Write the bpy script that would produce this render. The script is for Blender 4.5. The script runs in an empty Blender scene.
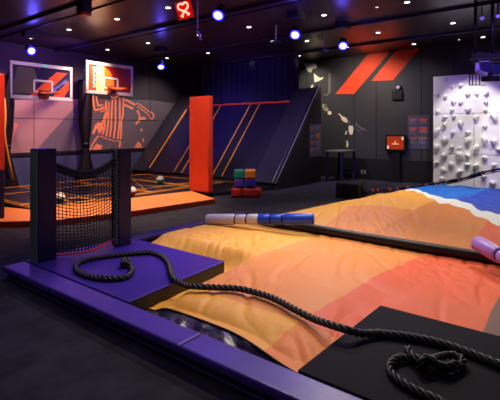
import bpy, bmesh, math, random
from mathutils import Vector, Matrix, noise
random.seed(7)
SC = bpy.context.scene
COL = SC.collection

# ------------------------------------------------------------------ camera model
FPX, CH = 432.0, 1.6
YAW = math.radians(38.2)
CC, SS = math.cos(YAW), math.sin(YAW)

def at_depth(px, py, d):
    r = (px - 250) * d / FPX
    return Vector((CC*d + SS*r, SS*d - CC*r, CH - (py - 130)*d/FPX))
def on_z(px, py, z=0.0): return at_depth(px, py, FPX*(CH - z)/(py - 130))
def on_x(px, py, X): return at_depth(px, py, X/(CC + SS*(px-250)/FPX))
def on_y(px, py, Y): return at_depth(px, py, Y/(SS - CC*(px-250)/FPX))
def on_h(px, py, hf, off=0.0):
    z = 0.15
    for _ in range(25):
        p = on_z(px, py, z)
        z = 0.5*z + 0.5*(hf(p.x, p.y) + off)
    p = on_z(px, py, z)
    return p

# ------------------------------------------------------------------ materials
def lin(c):
    return tuple(((v/255)/12.92 if v/255 <= 0.04045 else ((v/255+0.055)/1.055)**2.4) for v in c)
def mat(name, rgb, rough=0.5, metal=0.0, bump=0.0, bscale=40.0, var=0.0, vscale=6.0, emit=None, estr=0.0, spec=0.5, coat=0.0, stretch=None, sheen=0.0):
    m = bpy.data.materials.new(name); m.use_nodes = True
    nt = m.node_tree; b = nt.nodes['Principled BSDF']
    base = lin(rgb)
    b.inputs['Base Color'].default_value = (*base, 1)
    b.inputs['Roughness'].default_value = rough
    b.inputs['Metallic'].default_value = metal
    b.inputs['Specular IOR Level'].default_value = spec
    b.inputs['Coat Weight'].default_value = coat
    b.inputs['Sheen Weight'].default_value = sheen
    if emit:
        b.inputs['Emission Color'].default_value = (*lin(emit), 1)
        b.inputs['Emission Strength'].default_value = estr
    tc = nt.nodes.new('ShaderNodeTexCoord')
    src = tc.outputs['Object']
    if stretch:
        mp = nt.nodes.new('ShaderNodeMapping'); mp.inputs['Scale'].default_value = stretch
        nt.links.new(src, mp.inputs['Vector']); src = mp.outputs['Vector']
    if var > 0:
        n = nt.nodes.new('ShaderNodeTexNoise'); n.inputs['Scale'].default_value = vscale; n.inputs['Detail'].default_value = 4
        nt.links.new(src, n.inputs['Vector'])
        r = nt.nodes.new('ShaderNodeValToRGB')
        r.color_ramp.elements[0].position = 0.3; r.color_ramp.elements[1].position = 0.7
        r.color_ramp.elements[0].color = (*[v*(1-var) for v in base], 1)
        r.color_ramp.elements[1].color = (*[min(1, v*(1+var)) for v in base], 1)
        nt.links.new(n.outputs['Fac'], r.inputs['Fac']); nt.links.new(r.outputs['Color'], b.inputs['Base Color'])
    if bump > 0:
        n = nt.nodes.new('ShaderNodeTexNoise'); n.inputs['Scale'].default_value = bscale; n.inputs['Detail'].default_value = 3
        nt.links.new(src, n.inputs['Vector'])
        bp = nt.nodes.new('ShaderNodeBump'); bp.inputs['Strength'].default_value = bump; bp.inputs['Distance'].default_value = 0.02
        nt.links.new(n.outputs['Fac'], bp.inputs['Height']); nt.links.new(bp.outputs['Normal'], b.inputs['Normal'])
    return m

M = {}
M['carpet'] = mat('dark carpet', (52,49,58), 0.95, bump=0.5, bscale=120, var=0.3, vscale=5, spec=0.1)
M['purple_vinyl'] = mat('purple vinyl', (82,58,158), 0.36, bump=0.12, bscale=14, var=0.08, vscale=3, spec=0.4)
M['mat_purple'] = mat('deep purple vinyl', (58,34,138), 0.40, bump=0.12, bscale=12, var=0.08, vscale=3, spec=0.4)
M['black_vinyl'] = mat('black vinyl', (24,22,32), 0.45, bump=0.15, bscale=10, var=0.1, vscale=2, spec=0.35)
M['pad_dim'] = mat('shaded purple vinyl', (42,28,98), 0.5, bump=0.1, bscale=12)  # purple vinyl darkened, so the far pad's shade is in its colour
M['black_mat'] = mat('black mat vinyl', (22,19,32), 0.75, bump=0.1, bscale=10, spec=0.1)
M['black'] = mat('matt black', (11,10,14), 0.65, spec=0.3)
M['mat_side'] = mat('dark brown vinyl', (34,26,28), 0.6, bump=0.1, bscale=20)
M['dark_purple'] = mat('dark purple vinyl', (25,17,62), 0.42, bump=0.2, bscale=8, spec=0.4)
M['crumple'] = mat('crumpled glossy vinyl', (54,46,62), 0.38, var=0.4, vscale=6, bump=1.0, bscale=7, spec=1.0, coat=0.3, stretch=(1.5,1,2))  # mottled tones paint reflections onto the black vinyl
M['wall_dark'] = mat('charcoal wall paint', (46,44,50), 0.7, var=0.15, vscale=1.2, bump=0.05, bscale=60)
M['wall_black'] = mat('black wall base', (20,18,24), 0.5)
M['wall_blue'] = mat('blue grey wall base', (66,72,110), 0.6)
M['orange_red'] = mat('orange red vinyl', (222,62,30), 0.42, bump=0.8, bscale=7, stretch=(1,3,0.5))
M['orange_paint'] = mat('orange red wall paint', (226,66,26), 0.7)
M['orange_mat'] = mat('orange mat vinyl', (240,140,64), 0.4, bump=0.15, bscale=6)
M['red_mat'] = mat('red mat vinyl', (190,52,34), 0.45)
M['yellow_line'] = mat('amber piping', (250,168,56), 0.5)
M['navy_bed'] = mat('navy trampoline mesh', (30,24,52), 0.30, bump=0.35, bscale=5, spec=0.5)
M['curtain'] = mat('navy curtain', (26,22,58), 0.8, bump=0.4, bscale=3, stretch=(1,6,0.3))
M['curtain_brown'] = mat('dark brown curtain', (46,38,44), 0.85)
M['slope_pad'] = mat('black padded vinyl', (44,41,54), 0.30, bump=0.5, bscale=6, stretch=(1,0.4,2))
M['white_foam'] = mat('pale lilac foam vinyl', (214,206,228), 0.4, bump=0.05)
M['blue_foam'] = mat('royal blue foam vinyl', (24,70,220), 0.38, bump=0.05)
M['lilac_foam'] = mat('violet foam vinyl', (176,132,236), 0.4, bump=0.05)
M['rope'] = mat('black twisted rope', (44,41,42), 0.5, bump=0.15, bscale=150, spec=0.4)
M['net'] = mat('black net cord', (22,20,26), 0.6)
M['red_cord'] = mat('red cord', (214,34,44), 0.5)
M['lace'] = mat('green grey lacing cord', (100,116,106), 0.5)
M['ceiling'] = None
M['track'] = mat('blue black ceiling track', (36,32,70), 0.28, spec=0.6)
M['climb'] = mat('white climbing panel', (236,232,234), 0.6, bump=0.08, bscale=25)
M['hold'] = mat('white climbing hold', (240,235,238), 0.5)
M['grey_mural'] = mat('pink grey mural print', (158,122,118), 0.7, var=0.06, vscale=3)
M['grey_mural_dark'] = mat('slate mural print', (98,90,100), 0.7, var=0.06, vscale=3)
M['peach_print'] = mat('peach mural print', (246,150,104), 0.7)
M['pale_print'] = mat('pale grey mural print', (226,216,190), 0.7)
M['mid_print'] = mat('mid grey mural print', (96,90,88), 0.7)
M['metal'] = mat('black metal', (20,20,24), 0.35, metal=0.6)
M['desk_top'] = mat('grey table top', (104,104,96), 0.5)
M['white_frame'] = mat('white painted frame', (226,220,240), 0.4)
M['rim'] = mat('orange metal rim', (240,110,40), 0.4)
M['lamp'] = mat('downlight lens', (255,250,235), 0.4, emit=(255,244,226), estr=5)
M['lamp_dim'] = mat('dim downlight lens', (200,195,190), 0.4, emit=(255,248,240), estr=1.2)
M['bluelens'] = mat('blue stage light lens', (180,190,255), 0.2, emit=(190,186,255), estr=3.0)
M['bluehalo'] = mat('blue halo glow', (30,30,255), 0.3, emit=(40,30,255), estr=2.6)  # glowing ring stands in for the blue halo around each lens
M['bluecase'] = mat('stage light casing', (34,32,70), 0.35)
M['neonbox'] = mat('red sign box', (150,14,22), 0.4, emit=(255,14,14), estr=0.35)
M['neon'] = mat('red neon tube', (255,150,120), 0.3, emit=(255,120,95), estr=4)
M['screen'] = mat('orange screen', (170,50,18), 0.3, emit=(226,74,24), estr=0.2)
M['screen_white'] = mat('screen icon', (255,220,200), 0.3, emit=(255,214,190), estr=0.3)
M['poster'] = mat('slate poster', (72,68,92), 0.5)
M['poster_line'] = mat('poster grey text', (120,112,128), 0.5)
M['poster_orange'] = mat('poster orange text', (206,84,44), 0.5)
M['teal'] = mat('teal foam', (20,150,128), 0.5)
M['blk_orange'] = mat('orange foam', (236,150,56), 0.5)
M['blk_purple'] = mat('purple foam', (92,62,190), 0.5)
M['blk_blue'] = mat('blue foam', (40,52,190), 0.5)
M['blk_red'] = mat('red foam', (204,36,34), 0.5)
M['ball_white'] = mat('white ball rubber', (236,226,214), 0.4)
M['cyan_net'] = mat('glass panel', (120,112,128), 0.15)
M['violet_lens'] = mat('violet lamp lens', (150,130,255), 0.3, emit=(120,96,250), estr=0.6)
M['green_led'] = mat('green indicator', (30,200,150), 0.3, emit=(20,220,150), estr=0.8)
M['float_orange'] = mat('orange float', (238,120,60), 0.5)
M['dark_rope'] = mat('dark indigo rope', (40,30,82), 0.6)
M['rig_lilac'] = mat('grey metal bracket', (178,168,210), 0.35)
M['rubber_blue'] = mat('blue print', (40,80,200), 0.5)

# ceiling: dark glossy planks running along X
def ceiling_mat():
    m = bpy.data.materials.new('dark plank ceiling'); m.use_nodes = True
    nt = m.node_tree; b = nt.nodes['Principled BSDF']
    tc = nt.nodes.new('ShaderNodeTexCoord')
    w = nt.nodes.new('ShaderNodeTexWave'); w.wave_type = 'BANDS'; w.bands_direction = 'Y'; w.wave_profile = 'SAW'
    w.inputs['Scale'].default_value = 1.05; w.inputs['Distortion'].default_value = 0
    nt.links.new(tc.outputs['Object'], w.inputs['Vector'])
    r = nt.nodes.new('ShaderNodeValToRGB')
    r.color_ramp.elements[0].position = 0.0; r.color_ramp.elements[0].color = (*lin((16,11,14)), 1)
    r.color_ramp.elements[1].position = 0.12; r.color_ramp.elements[1].color = (*lin((62,46,50)), 1)
    nt.links.new(w.outputs['Fac'], r.inputs['Fac'])
    nt.links.new(r.outputs['Color'], b.inputs['Base Color'])
    bp = nt.nodes.new('ShaderNodeBump'); bp.inputs['Strength'].default_value = 0.25; bp.inputs['Distance'].default_value = 0.02
    nt.links.new(w.outputs['Fac'], bp.inputs['Height']); nt.links.new(bp.outputs['Normal'], b.inputs['Normal'])
    b.inputs['Roughness'].default_value = 0.30; b.inputs['Specular IOR Level'].default_value = 0.5
    return m
M['ceiling'] = ceiling_mat()

# ------------------------------------------------------------------ mesh building
class MB:
    def __init__(s): s.v = []; s.f = []; s.mi = []; s.smooth = False
    def add(s, vs, fs, mi=0):
        o = len(s.v); s.v += [Vector(v) for v in vs]
        for f in fs: s.f.append([o+i for i in f]); s.mi.append(mi)
        return s
    def box(s, lo, hi, mi=0, R=None, piv=None):
        (a,b,c),(d,e,f) = lo, hi
        vs = [Vector(p) for p in ((a,b,c),(d,b,c),(d,e,c),(a,e,c),(a,b,f),(d,b,f),(d,e,f),(a,e,f))]
        if R is not None:
            piv = Vector(piv) if piv is not None else sum(vs, Vector())/8
            vs = [R @ (v-piv) + piv for v in vs]
        return s.add(vs, [(0,3,2,1),(4,5,6,7),(0,1,5,4),(1,2,6,5),(2,3,7,6),(3,0,4,7)], mi)
    def bar(s, p0, p1, w, h, up=(0,0,1), mi=0):
        p0, p1 = Vector(p0), Vector(p1); t = (p1-p0).normalized(); u = Vector(up)
        sd = t.cross(u).normalized(); u = sd.cross(t).normalized()
        vs = []
        for p in (p0, p1):
            for a, b in ((-1,-1),(1,-1),(1,1),(-1,1)): vs.append(p + sd*(a*w/2) + u*(b*h/2))
        return s.add(vs, [(0,1,2,3),(7,6,5,4),(0,4,5,1),(1,5,6,2),(2,6,7,3),(3,7,4,0)], mi)
    def prism(s, poly, d, mi=0):           # polygon of 3D points extruded by vector d
        n = len(poly); vs = [Vector(p) for p in poly] + [Vector(p)+Vector(d) for p in poly]
        fs = [tuple(range(n-1,-1,-1)), tuple(range(n,2*n))] + [(i,(i+1)%n,n+(i+1)%n,n+i) for i in range(n)]
        return s.add(vs, fs, mi)
    def tube(s, pts, r, n=8, mi=0, closed=False):
        pts = [Vector(p) for p in pts]; N = len(pts)
        rs = r if isinstance(r, (list,tuple)) else [r]*N
        frames = []; up = Vector((0,0,1)); prev = None
        for i in range(N):
            t = (pts[(i+1)%N if closed else min(i+1,N-1)] - pts[(i-1)%N if closed else max(i-1,0)])
            t = t.normalized() if t.length > 1e-9 else Vector((0,0,1))
            if prev is None:
                u = up if abs(t.z) < 0.9 else Vector((1,0,0))
                a = t.cross(u).normalized()
            else:
                a = (prev - t*prev.dot(t)).normalized()
            prev = a; frames.append((a, t.cross(a)))
        o = len(s.v)
        for i in range(N):
            a, b = frames[i]
            for k in range(n):
                an = 2*math.pi*k/n; s.v.append(pts[i] + (a*math.cos(an)+b*math.sin(an))*rs[i])
        for i in range(N if closed else N-1):
            j = (i+1) % N
            for k in range(n):
                s.f.append([o+i*n+k, o+i*n+(k+1)%n, o+j*n+(k+1)%n, o+j*n+k]); s.mi.append(mi)
        if not closed:
            s.f.append([o+k for k in range(n)][::-1]); s.mi.append(mi)
            s.f.append([o+(N-1)*n+k for k in range(n)]); s.mi.append(mi)
        return s
    def cyl(s, p0, p1, r, n=16, mi=0): return s.tube([p0, p1], r, n, mi)
    def lathe(s, p0, axis, prof, n=20, mi=0):   # prof: (distance along axis, radius)
        ax = Vector(axis).normalized()
        return s.tube([Vector(p0)+ax*d for d, r in prof], [r for d, r in prof], n, mi)
    def sphere(s, c, r, n=12, mi=0, scale=(1,1,1)):
        c = Vector(c); o = len(s.v); m = n//2+1
        for i in range(m+1):
            th = math.pi*i/m
            for k in range(n):
                ph = 2*math.pi*k/n
                s.v.append(c+Vector((r*scale[0]*math.sin(th)*math.cos(ph), r*scale[1]*math.sin(th)*math.sin(ph), r*scale[2]*math.cos(th))))
        for i in range(m):
            for k in range(n):
                s.f.append([o+i*n+k, o+(i+1)*n+k, o+(i+1)*n+(k+1)%n, o+i*n+(k+1)%n]); s.mi.append(mi)
        return s
    def build(s, name, mats, root=None, bevel=0.0, smooth=False, seg=2, sub=0):
        if not isinstance(mats, (list,tuple)): mats = [mats]
        off = Vector(root.location) if root is not None else Vector()
        me = bpy.data.meshes.new(name)
        base = off
        if root is None and s.v:      # top-level mesh: origin at its base centre
            xs=[v.x for v in s.v]; ys=[v.y for v in s.v]; zs=[v.z for v in s.v]
            base = Vector(((min(xs)+max(xs))/2,(min(ys)+max(ys))/2,min(zs)))
        elif root is not None:
            base = world_loc(root)
        me.from_pydata([tuple(v-base) for v in s.v], [], s.f)
        for m in mats: me.materials.append(m)
        for p, i in zip(me.polygons, s.mi): p.material_index = i; p.use_smooth = smooth
        bm = bmesh.new(); bm.from_mesh(me); bmesh.ops.remove_doubles(bm, verts=bm.verts, dist=1e-5) if not smooth else None
        bmesh.ops.recalc_face_normals(bm, faces=bm.faces); bm.to_mesh(me); bm.free()
        o = bpy.data.objects.new(name, me); COL.objects.link(o)
        if root is not None: o.parent = root
        else: o.location = base
        if bevel > 0:
            md = o.modifiers.new('bevel', 'BEVEL'); md.width = bevel; md.segments = seg; md.limit_method = 'ANGLE'
        if sub:
            md = o.modifiers.new('sub', 'SUBSURF'); md.levels = sub; md.render_levels = sub
        return o

def build_pieces(mb, name, m, root):
    n = len(mb.v); par = list(range(n))
    def find(i):
        while par[i] != i: par[i] = par[par[i]]; i = par[i]
        return i
    for f in mb.f:
        for i in f[1:]: par[find(i)] = find(f[0])
    groups = {}
    for f in mb.f: groups.setdefault(find(f[0]), []).append(f)
    for fs in groups.values():
        used = sorted({i for f in fs for i in f}); ix = {v:k for k,v in enumerate(used)}
        q = MB(); q.v = [mb.v[i] for i in used]; q.f = [[ix[i] for i in f] for f in fs]; q.mi = [0]*len(fs)
        q.build(name, m, root)
def world_loc(o):
    p = Vector(o.location)
    while o.parent: o = o.parent; p += Vector(o.location)
    return p
def tag(o, label, cat, group=None, kind=None):
    o['label'] = label; o['category'] = cat
    if group: o['group'] = group
    if kind: o['kind'] = kind
    return o
def thing(name, loc, label, cat, group=None):
    o = bpy.data.objects.new(name, None); COL.objects.link(o); o.location = loc
    o.empty_display_size = 0.1
    return tag(o, label, cat, group)
def struct(o):
    o['kind'] = 'structure'; return o
def copy_thing(src, loc, label, group=None):
    r = src.copy(); COL.objects.link(r); r.location = loc; r['label'] = label
    if group: r['group'] = group
    for ch in list(src.children):
        c = ch.copy(); COL.objects.link(c); c.parent = r
        for g in ch.children:
            d = g.copy(); COL.objects.link(d); d.parent = c
    return r
def catmull(pts, step=0.012):
    pts = [Vector(p) for p in pts]; P = [pts[0]*2-pts[1]] + pts + [pts[-1]*2-pts[-2]]
    out = []
    for i in range(1, len(P)-2):
        n = max(2, int((P[i+1]-P[i]).length/step))
        for k in range(n):
            t = k/n
            out.append(0.5*((2*P[i]) + (P[i+1]-P[i-1])*t + (2*P[i-1]-5*P[i]+4*P[i+1]-P[i+2])*t*t + (3*P[i]-P[i-1]-3*P[i+1]+P[i+2])*t**3))
    out.append(pts[-1]); return out

# ------------------------------------------------------------------ room shell
CEIL = 4.05; XW = 13.3; YW = 12.8; XB, YB = -2.6, -3.2
struct(MB().box((XB,YB,-0.1),(XW+0.1,YW+0.1,0)).build('floor', M['carpet']))
struct(MB().box((XB,YB,CEIL),(XW+0.1,YW+0.1,CEIL+0.1)).build('ceiling', M['ceiling']))
# right wall, black lower band, panel joints
w = MB().box((XW,YB,0.68),(XW+0.1,YW,CEIL))
struct(w.build('wall_right', M['wall_dark']))
struct(MB().box((XW-0.02,YB,0),(XW+0.1,YW,0.68)).build('baseboard_right', M['wall_black']))
for i, yy in enumerate((7.9, 6.1, 5.35, 3.95, 3.05)):
    struct(MB().box((XW-0.006,yy-0.01,0.68),(XW,yy+0.01,CEIL)).build('trim_%d' % (i+1), M['black']))
struct(MB().box((XB,YW,0.95),(XW,YW+0.1,CEIL)).build('wall_left', M['wall_dark']))
struct(MB().box((XB,YW-0.01,0),(XW,YW+0.1,0.86)).build('baseboard_left', M['wall_blue']))
struct(MB().box((XB,YW-0.05,0.86),(XW,YW+0.1,0.95)).build('trim_6', M['wall_black']))
struct(MB().box((XB-0.1,YB,0),(XB,YW,CEIL)).build('wall_back', M['wall_black']))
struct(MB().box((XB,YB-0.1,0),(XW,YB,CEIL)).build('wall_front', M['wall_black']))
# ceiling tracks (twin rails running along Y)
k = 7
for (xa, wd, zt) in ((4.52,0.16,0.07),(4.92,0.05,0.03),(6.72,0.16,0.07),(7.02,0.05,0.03),(9.35,0.12,0.06),(11.65,0.12,0.06)):
    struct(MB().box((xa-wd/2,YB,CEIL-zt),(xa+wd/2,YW,CEIL)).build('trim_%d' % k, M['track'], bevel=0.008)); k += 1

# ------------------------------------------------------------------ pit edge pads
PZ = 0.15
def pad(name, lo, hi, label, m=M['purple_vinyl']):
    t = thing(name, ((lo[0]+hi[0])/2,(lo[1]+hi[1])/2,0), label, 'pad', None)
    MB().box((lo[0],lo[1],0.085),(hi[0],hi[1],PZ)).build('pad_top', m, t, bevel=0.018, seg=3)
    return t
t1 = pad('edge_pad', (1.985,2.175,0), (2.215,4.92,0), 'purple vinyl edge pad running beside the near net post and looped rope')
MB().box((2.04,2.177,0),(2.21,4.92,0.085)).build('pad_base', M['black'], t1)
MB().box((2.005,2.177,0.03),(2.04,4.92,0.048)).build('ledge', M['purple_vinyl'], t1)
t2 = pad('edge_pad', (1.985,-1.6,0), (2.215,2.17,0), 'purple vinyl edge pad in front of the crumpled bag skirt and the black mat')
MB().box((2.04,-1.6,0),(2.21,2.168,0.085)).build('pad_base', M['black'], t2)
MB().box((2.005,-1.6,0.03),(2.04,2.168,0.048)).build('ledge', M['purple_vinyl'], t2)
t3 = pad('edge_pad', (3.585,4.74,0), (5.9,4.92,0), 'purple edge pad on the far left of the pit behind the net post', M['pad_dim'])
MB().box((3.585,4.76,0),(5.9,4.90,0.085)).build('pad_base', M['black'], t3)

# platform mats
def platform(poly, label, mtop):
    c = sum((Vector((x,y,0)) for x,y in poly), Vector())/4
    t = thing('platform_mat', c, label, 'mat', None)
    MB().prism([(x,y,0.004) for x,y in poly], (0,0,PZ-0.016)).build('side_wall', M['mat_side'], t, bevel=0.01)
    MB().prism([(x,y,PZ-0.012) for x,y in poly], (0,0,0.016)).build('top_cover', mtop, t, bevel=0.006)
    return t
platform([(2.222,3.05),(3.575,3.17),(3.575,4.92),(2.222,4.92)], 'deep purple square platform mat carrying the two net posts and looped rope', M['mat_purple'])
platform([(2.222,-0.2),(3.47,-0.2),(3.47,1.36),(2.222,1.385)], 'black vinyl platform mat in the foreground under the knotted rope end', M['black_mat'])
MT = PZ + 0.004

# ------------------------------------------------------------------ inflated bag
def sstep(a, b, x):
    t = max(0, min(1, (x-a)/(b-a))); return t*t*(3-2*t)
def bag_left(x): return 4.62 if x < 5.4 else 4.62 - 0.58*min(1,(x-5.4)/3.6)
def bag_h(x, y):
    yl = bag_left(x); yr = -1.2
    ex = min(max((x-2.3)/0.35,0),1); fx = max((9.72-x)/0.8,0)
    ey = max((yl-y)/(0.16 if x < 5.0 else 0.16+0.4*sstep(5.0,6.5,x)),0); eyr = max((y-yr)/0.9,0)
    prof = lambda t: math.sqrt(max(0,1-(1-min(t,1))**2))
    edge = prof(ex)*prof(fx)*prof(ey)*prof(eyr)
    far = sstep(0.0,1.9,yl-y)
    if x < 5.34: lobe = 0.13 + 0.06*math.sin(math.pi*min(1,max(0,(x-2.3)/3.04)))
    else: lobe = 0.155 + (0.37*far)*sstep(5.34,7.3,x)
    dent = 0.045*math.exp(-((x-5.49)/0.22)**2)
    z = lobe*edge - dent*prof(ey)
    z += 0.030*sstep(2.80,3.05,y)*edge*(1-sstep(4.6,5.2,x))
    def dist(x0,x1,y0,y1):
        dx = max(x0-x,0,x-x1); dy = max(y0-y,0,y-y1); return math.hypot(dx,dy)
    ytilt = 3.05+0.12*(min(max(x,2.2),3.6)-2.22)/1.35
    d1 = dist(2.2,3.6,ytilt-0.02,4.95); m1 = 0.14+0.5*sstep(3.7,4.4,y); z *= m1 + (1-m1)*sstep(0.0,0.30,d1)
    d2 = dist(2.2,3.49,-0.25,1.38); z = z*(0.80+0.20*sstep(0.0,0.4,d2))
    w = noise.noise((x*0.9,y*0.9,0.3))
    w2 = abs(noise.noise((x*0.9+y*0.4,y*3.2-x*1.3,5.0)))
    fine = abs(noise.noise((x*3+y*1.5,y*8-x*4,8.0)))
    amt = max(0.0, 0.25+1.3*noise.noise((x*0.7,y*0.7,9.0)))
    z += edge*(0.012*w - 0.013*max(0,0.18-w2)/0.18 - 0.016*amt*max(0,0.3-fine)/0.3)
    rear = sstep(7.0,9.0,x)*(1-sstep(2.0,3.2,yl-y))
    z += rear*edge*0.03*noise.noise((x*3,y*5,2.0))
    return max(z, 0.006)

PAN = {'yellow':(250,176,62), 'peach':(234,144,66), 'straw':(242,172,70), 'orange':(246,136,52), 'red':(234,94,46), 'tan':(222,134,64), 'brown':(112,70,70),
       'white':(238,246,250), 'blue':(18,112,228), 'blue2':(20,66,206)}
def shore(y):
    pts = [(-1.3,4.9),(0.85,6.3),(1.34,6.78),(1.78,6.95),(2.38,7.7),(3.5,9.3),(4.7,11.5)]
    for (a,b),(c,d) in zip(pts, pts[1:]):
        if y <= c: return b+(d-b)*(y-a)/(c-a) + 0.04*math.sin(y*9) + 0.03*math.sin(y*23+1)
    return 12
def panel(x, y):
    s = shore(y)
    if x > s + 0.27 + 0.06*math.sin(y*7+2): return 'blue2' if y < 1.72-0.14*(x-6.8) else 'blue'
    if x > s: return 'white'
    if x < 5.47:
        if y < 0.60: return 'brown'
        if y < 1.75-0.075*(x-2.4): return 'orange' if x < 2.8 else 'red'
        if x < 2.8: return 'yellow'
        return 'peach' if y < 2.92 else 'straw'
    if y < 1.18-0.1*(x-5.4): return 'red'
    if y < 2.45-0.36*(x-5.5): return 'tan'
    return 'peach' if y < 3.1 and x < 6.6 else 'straw'

def build_bag():
    root = thing('landing_airbag', (6,2,0), 'big inflated landing bag printed like a beach in yellow, orange, red and blue', 'airbag')
    x0, x1, y0, y1, st = 2.3, 9.72, -1.2, 4.62, 0.0145
    nx, ny = int((x1-x0)/st), int((y1-y0)/st)
    vs, fs, cols = [], [], []
    for i in range(nx+1):
        x = x0+(x1-x0)*i/nx
        for j in range(ny+1):
            yl = bag_left(x); y = y0+(yl-y0)*j/ny
            xx = x
            if i < 27:   # near edge bows inward away from the pad between the two mats
                bow = 0.15*sstep(1.35,2.2,y)*(1-i/27); xx = x + bow
            vs.append(Vector((xx, y, bag_h(x+ (0.06 if i < 4 else 0), y))))
            cols.append((*lin(PAN[panel(xx,y)]),1))
    # near edge keeps some height above the skirt
    for j in range(ny+1):
        for i in range(0, 15):
            v = vs[i*(ny+1)+j]
            if 1.3 < v.y < 3.1:
                lim = 0.075*(1-sstep(2.8,3.08,v.y)) + 0.02*sstep(1.3,1.9,v.y)*(1-sstep(2.4,3.1,v.y))
                v.z = max(v.z, lim)
    for i in range(nx):
        for j in range(ny):
            a = i*(ny+1)+j
            pv = vs[a]
            if (2.2 < pv.x < 3.52 and pv.y > 3.24) or (2.2 < pv.x < 3.42 and -0.15 < pv.y < 1.31): continue
            fs.append((a, a+ny+1, a+ny+2, a+1))
    base = world_loc(root)
    me = bpy.data.meshes.new('printed_cover'); me.from_pydata([tuple(v-base) for v in vs], [], fs)
    ca = me.color_attributes.new('panel_print', 'FLOAT_COLOR', 'POINT')
    for i, c in enumerate(cols): ca.data[i].color = c
    for p in me.polygons: p.use_smooth = True
    m = mat('printed bag fabric', (240,170,90), 0.55, bump=0.25, bscale=5, stretch=(1.2,4,1), spec=0.35)
    nt = m.node_tree; at = nt.nodes.new('ShaderNodeAttribute'); at.attribute_name = 'panel_print'
    nt.links.new(at.outputs['Color'], nt.nodes['Principled BSDF'].inputs['Base Color'])
    me.materials.append(m)
    o = bpy.data.objects.new('printed_cover', me); COL.objects.link(o); o.parent = root
    # crumpled skirt tucked down behind the edge pad
    mb = MB(); rows = 10; n = 150
    ys = [1.36 + (3.06-1.36)*k/n for k in range(n+1)]
    for k, y in enumerate(ys):
        a = vs[0*(ny+1) + min(ny, max(0, int(round((y-y0)/(bag_left(2.3)-y0)*ny))))]
        for r in range(rows+1):
            t = r/rows
            x = a.x*(1-t) + 2.222*t
            z = a.z*(1-t)+0.03*t - 0.02*math.sin(math.pi*t)
            nn = noise.noise((y*6,t*2.0,1.0)); n2 = noise.noise((y*13+t*3,t*4,4.0))
            f = math.sin(math.pi*min(1,t*1.0))
            mb.v.append(Vector((x + 0.02*n2*f, y, max(0.008, z + f*(0.06*nn+0.04*n2)))))
    for k in range(n):
        for r in range(rows):
            a = k*(rows+1)+r; mb.f.append([a, a+1, a+rows+2, a+rows+1]); mb.mi.append(0)
    mb.build('skirt', M['crumple'], root, smooth=True)
    # black hem along the near edge
    hem = [vs[0*(ny+1)+j] + Vector((-0.004,0,0.0)) for j in range(ny+1) if 1.36 < vs[j].y < 3.08]
    MB().tube(hem[::4], 0.009, 6).build('hem', M['black'], root, smooth=True)
    return root
build_bag()

# ------------------------------------------------------------------ beam and pugil sticks
BX = 5.44
bt = thing('duelling_beam', (BX,1.5,0.1), 'long black padded beam lying across the beach printed bag', 'beam')
pts = [(BX, -1.0+5.15*k/40, 0.178+0.02*((k/40-0.45)**2)*4) for k in range(41)]
MB().tube(pts, 0.058, 16).build('padded_tube', M['black_vinyl'], bt, smooth=True)
MB().tube([(x+0.098,y,z-0.012) for x,y,z in pts], 0.045, 14).build('padded_tube', M['black_vinyl'], bt, smooth=True)
for yy in (0.4, 2.6, 3.6):
    pass

def pugil(name, p0, p1, ca, cb, label, split=0.5, R=0.082):
    p0, p1 = Vector(p0), Vector(p1); L = (p1-p0).length; ax = (p1-p0)/L
    t = thing(name, (p0+p1)/2 - Vector((0,0,R)), label, 'pugil stick', 'pugil sticks on the beam')
    def seg(a, b, r, m, nm):
        c = min(0.03, (b-a)*0.2)
        MB().lathe(p0, ax, [(a*1.0, r*0.55),(a+c*0.25, r*0.86),(a+c, r),(b-c, r),(b-c*0.25, r*0.86),(b, r*0.55)], 24).build(nm, m, t, smooth=True)
    e = [0, .29, .40, .51, .62, .73, 1.0]
    seg(e[0]*L, e[1]*L, R, ca, 'foam_end'); seg(e[1]*L, e[2]*L, R*0.88, ca, 'grip'); seg(e[2]*L, e[3]*L, R*0.95, ca, 'collar')
    seg(e[3]*L-0.01, e[4]*L, R*0.95, cb, 'collar'); seg(e[4]*L, e[5]*L, R*0.88, cb, 'grip'); seg(e[5]*L, e[6]*L, R, cb, 'foam_end')
    for q in (e[1], e[2], e[4], e[5]):
        MB().lathe(p0, ax, [(q*L-0.012, R*0.80),(q*L+0.012, R*0.80)], 20).build('strap', M['black'], t, smooth=True)
    return t
pugil('pugil_stick', on_z(206.5,219.5,0.235), on_z(314,219,0.36), M['white_foam'], M['blue_foam'],
      'pugil stick with one pale lilac half and one royal blue half')
pugil('pugil_stick', on_z(477,243,0.36), on_z(477,243,0.36)+Vector((-1.16,-0.95,-0.05)), M['lilac_foam'], M['blue_foam'],
      'violet pugil stick at the right edge lying on the black beam')

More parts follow.
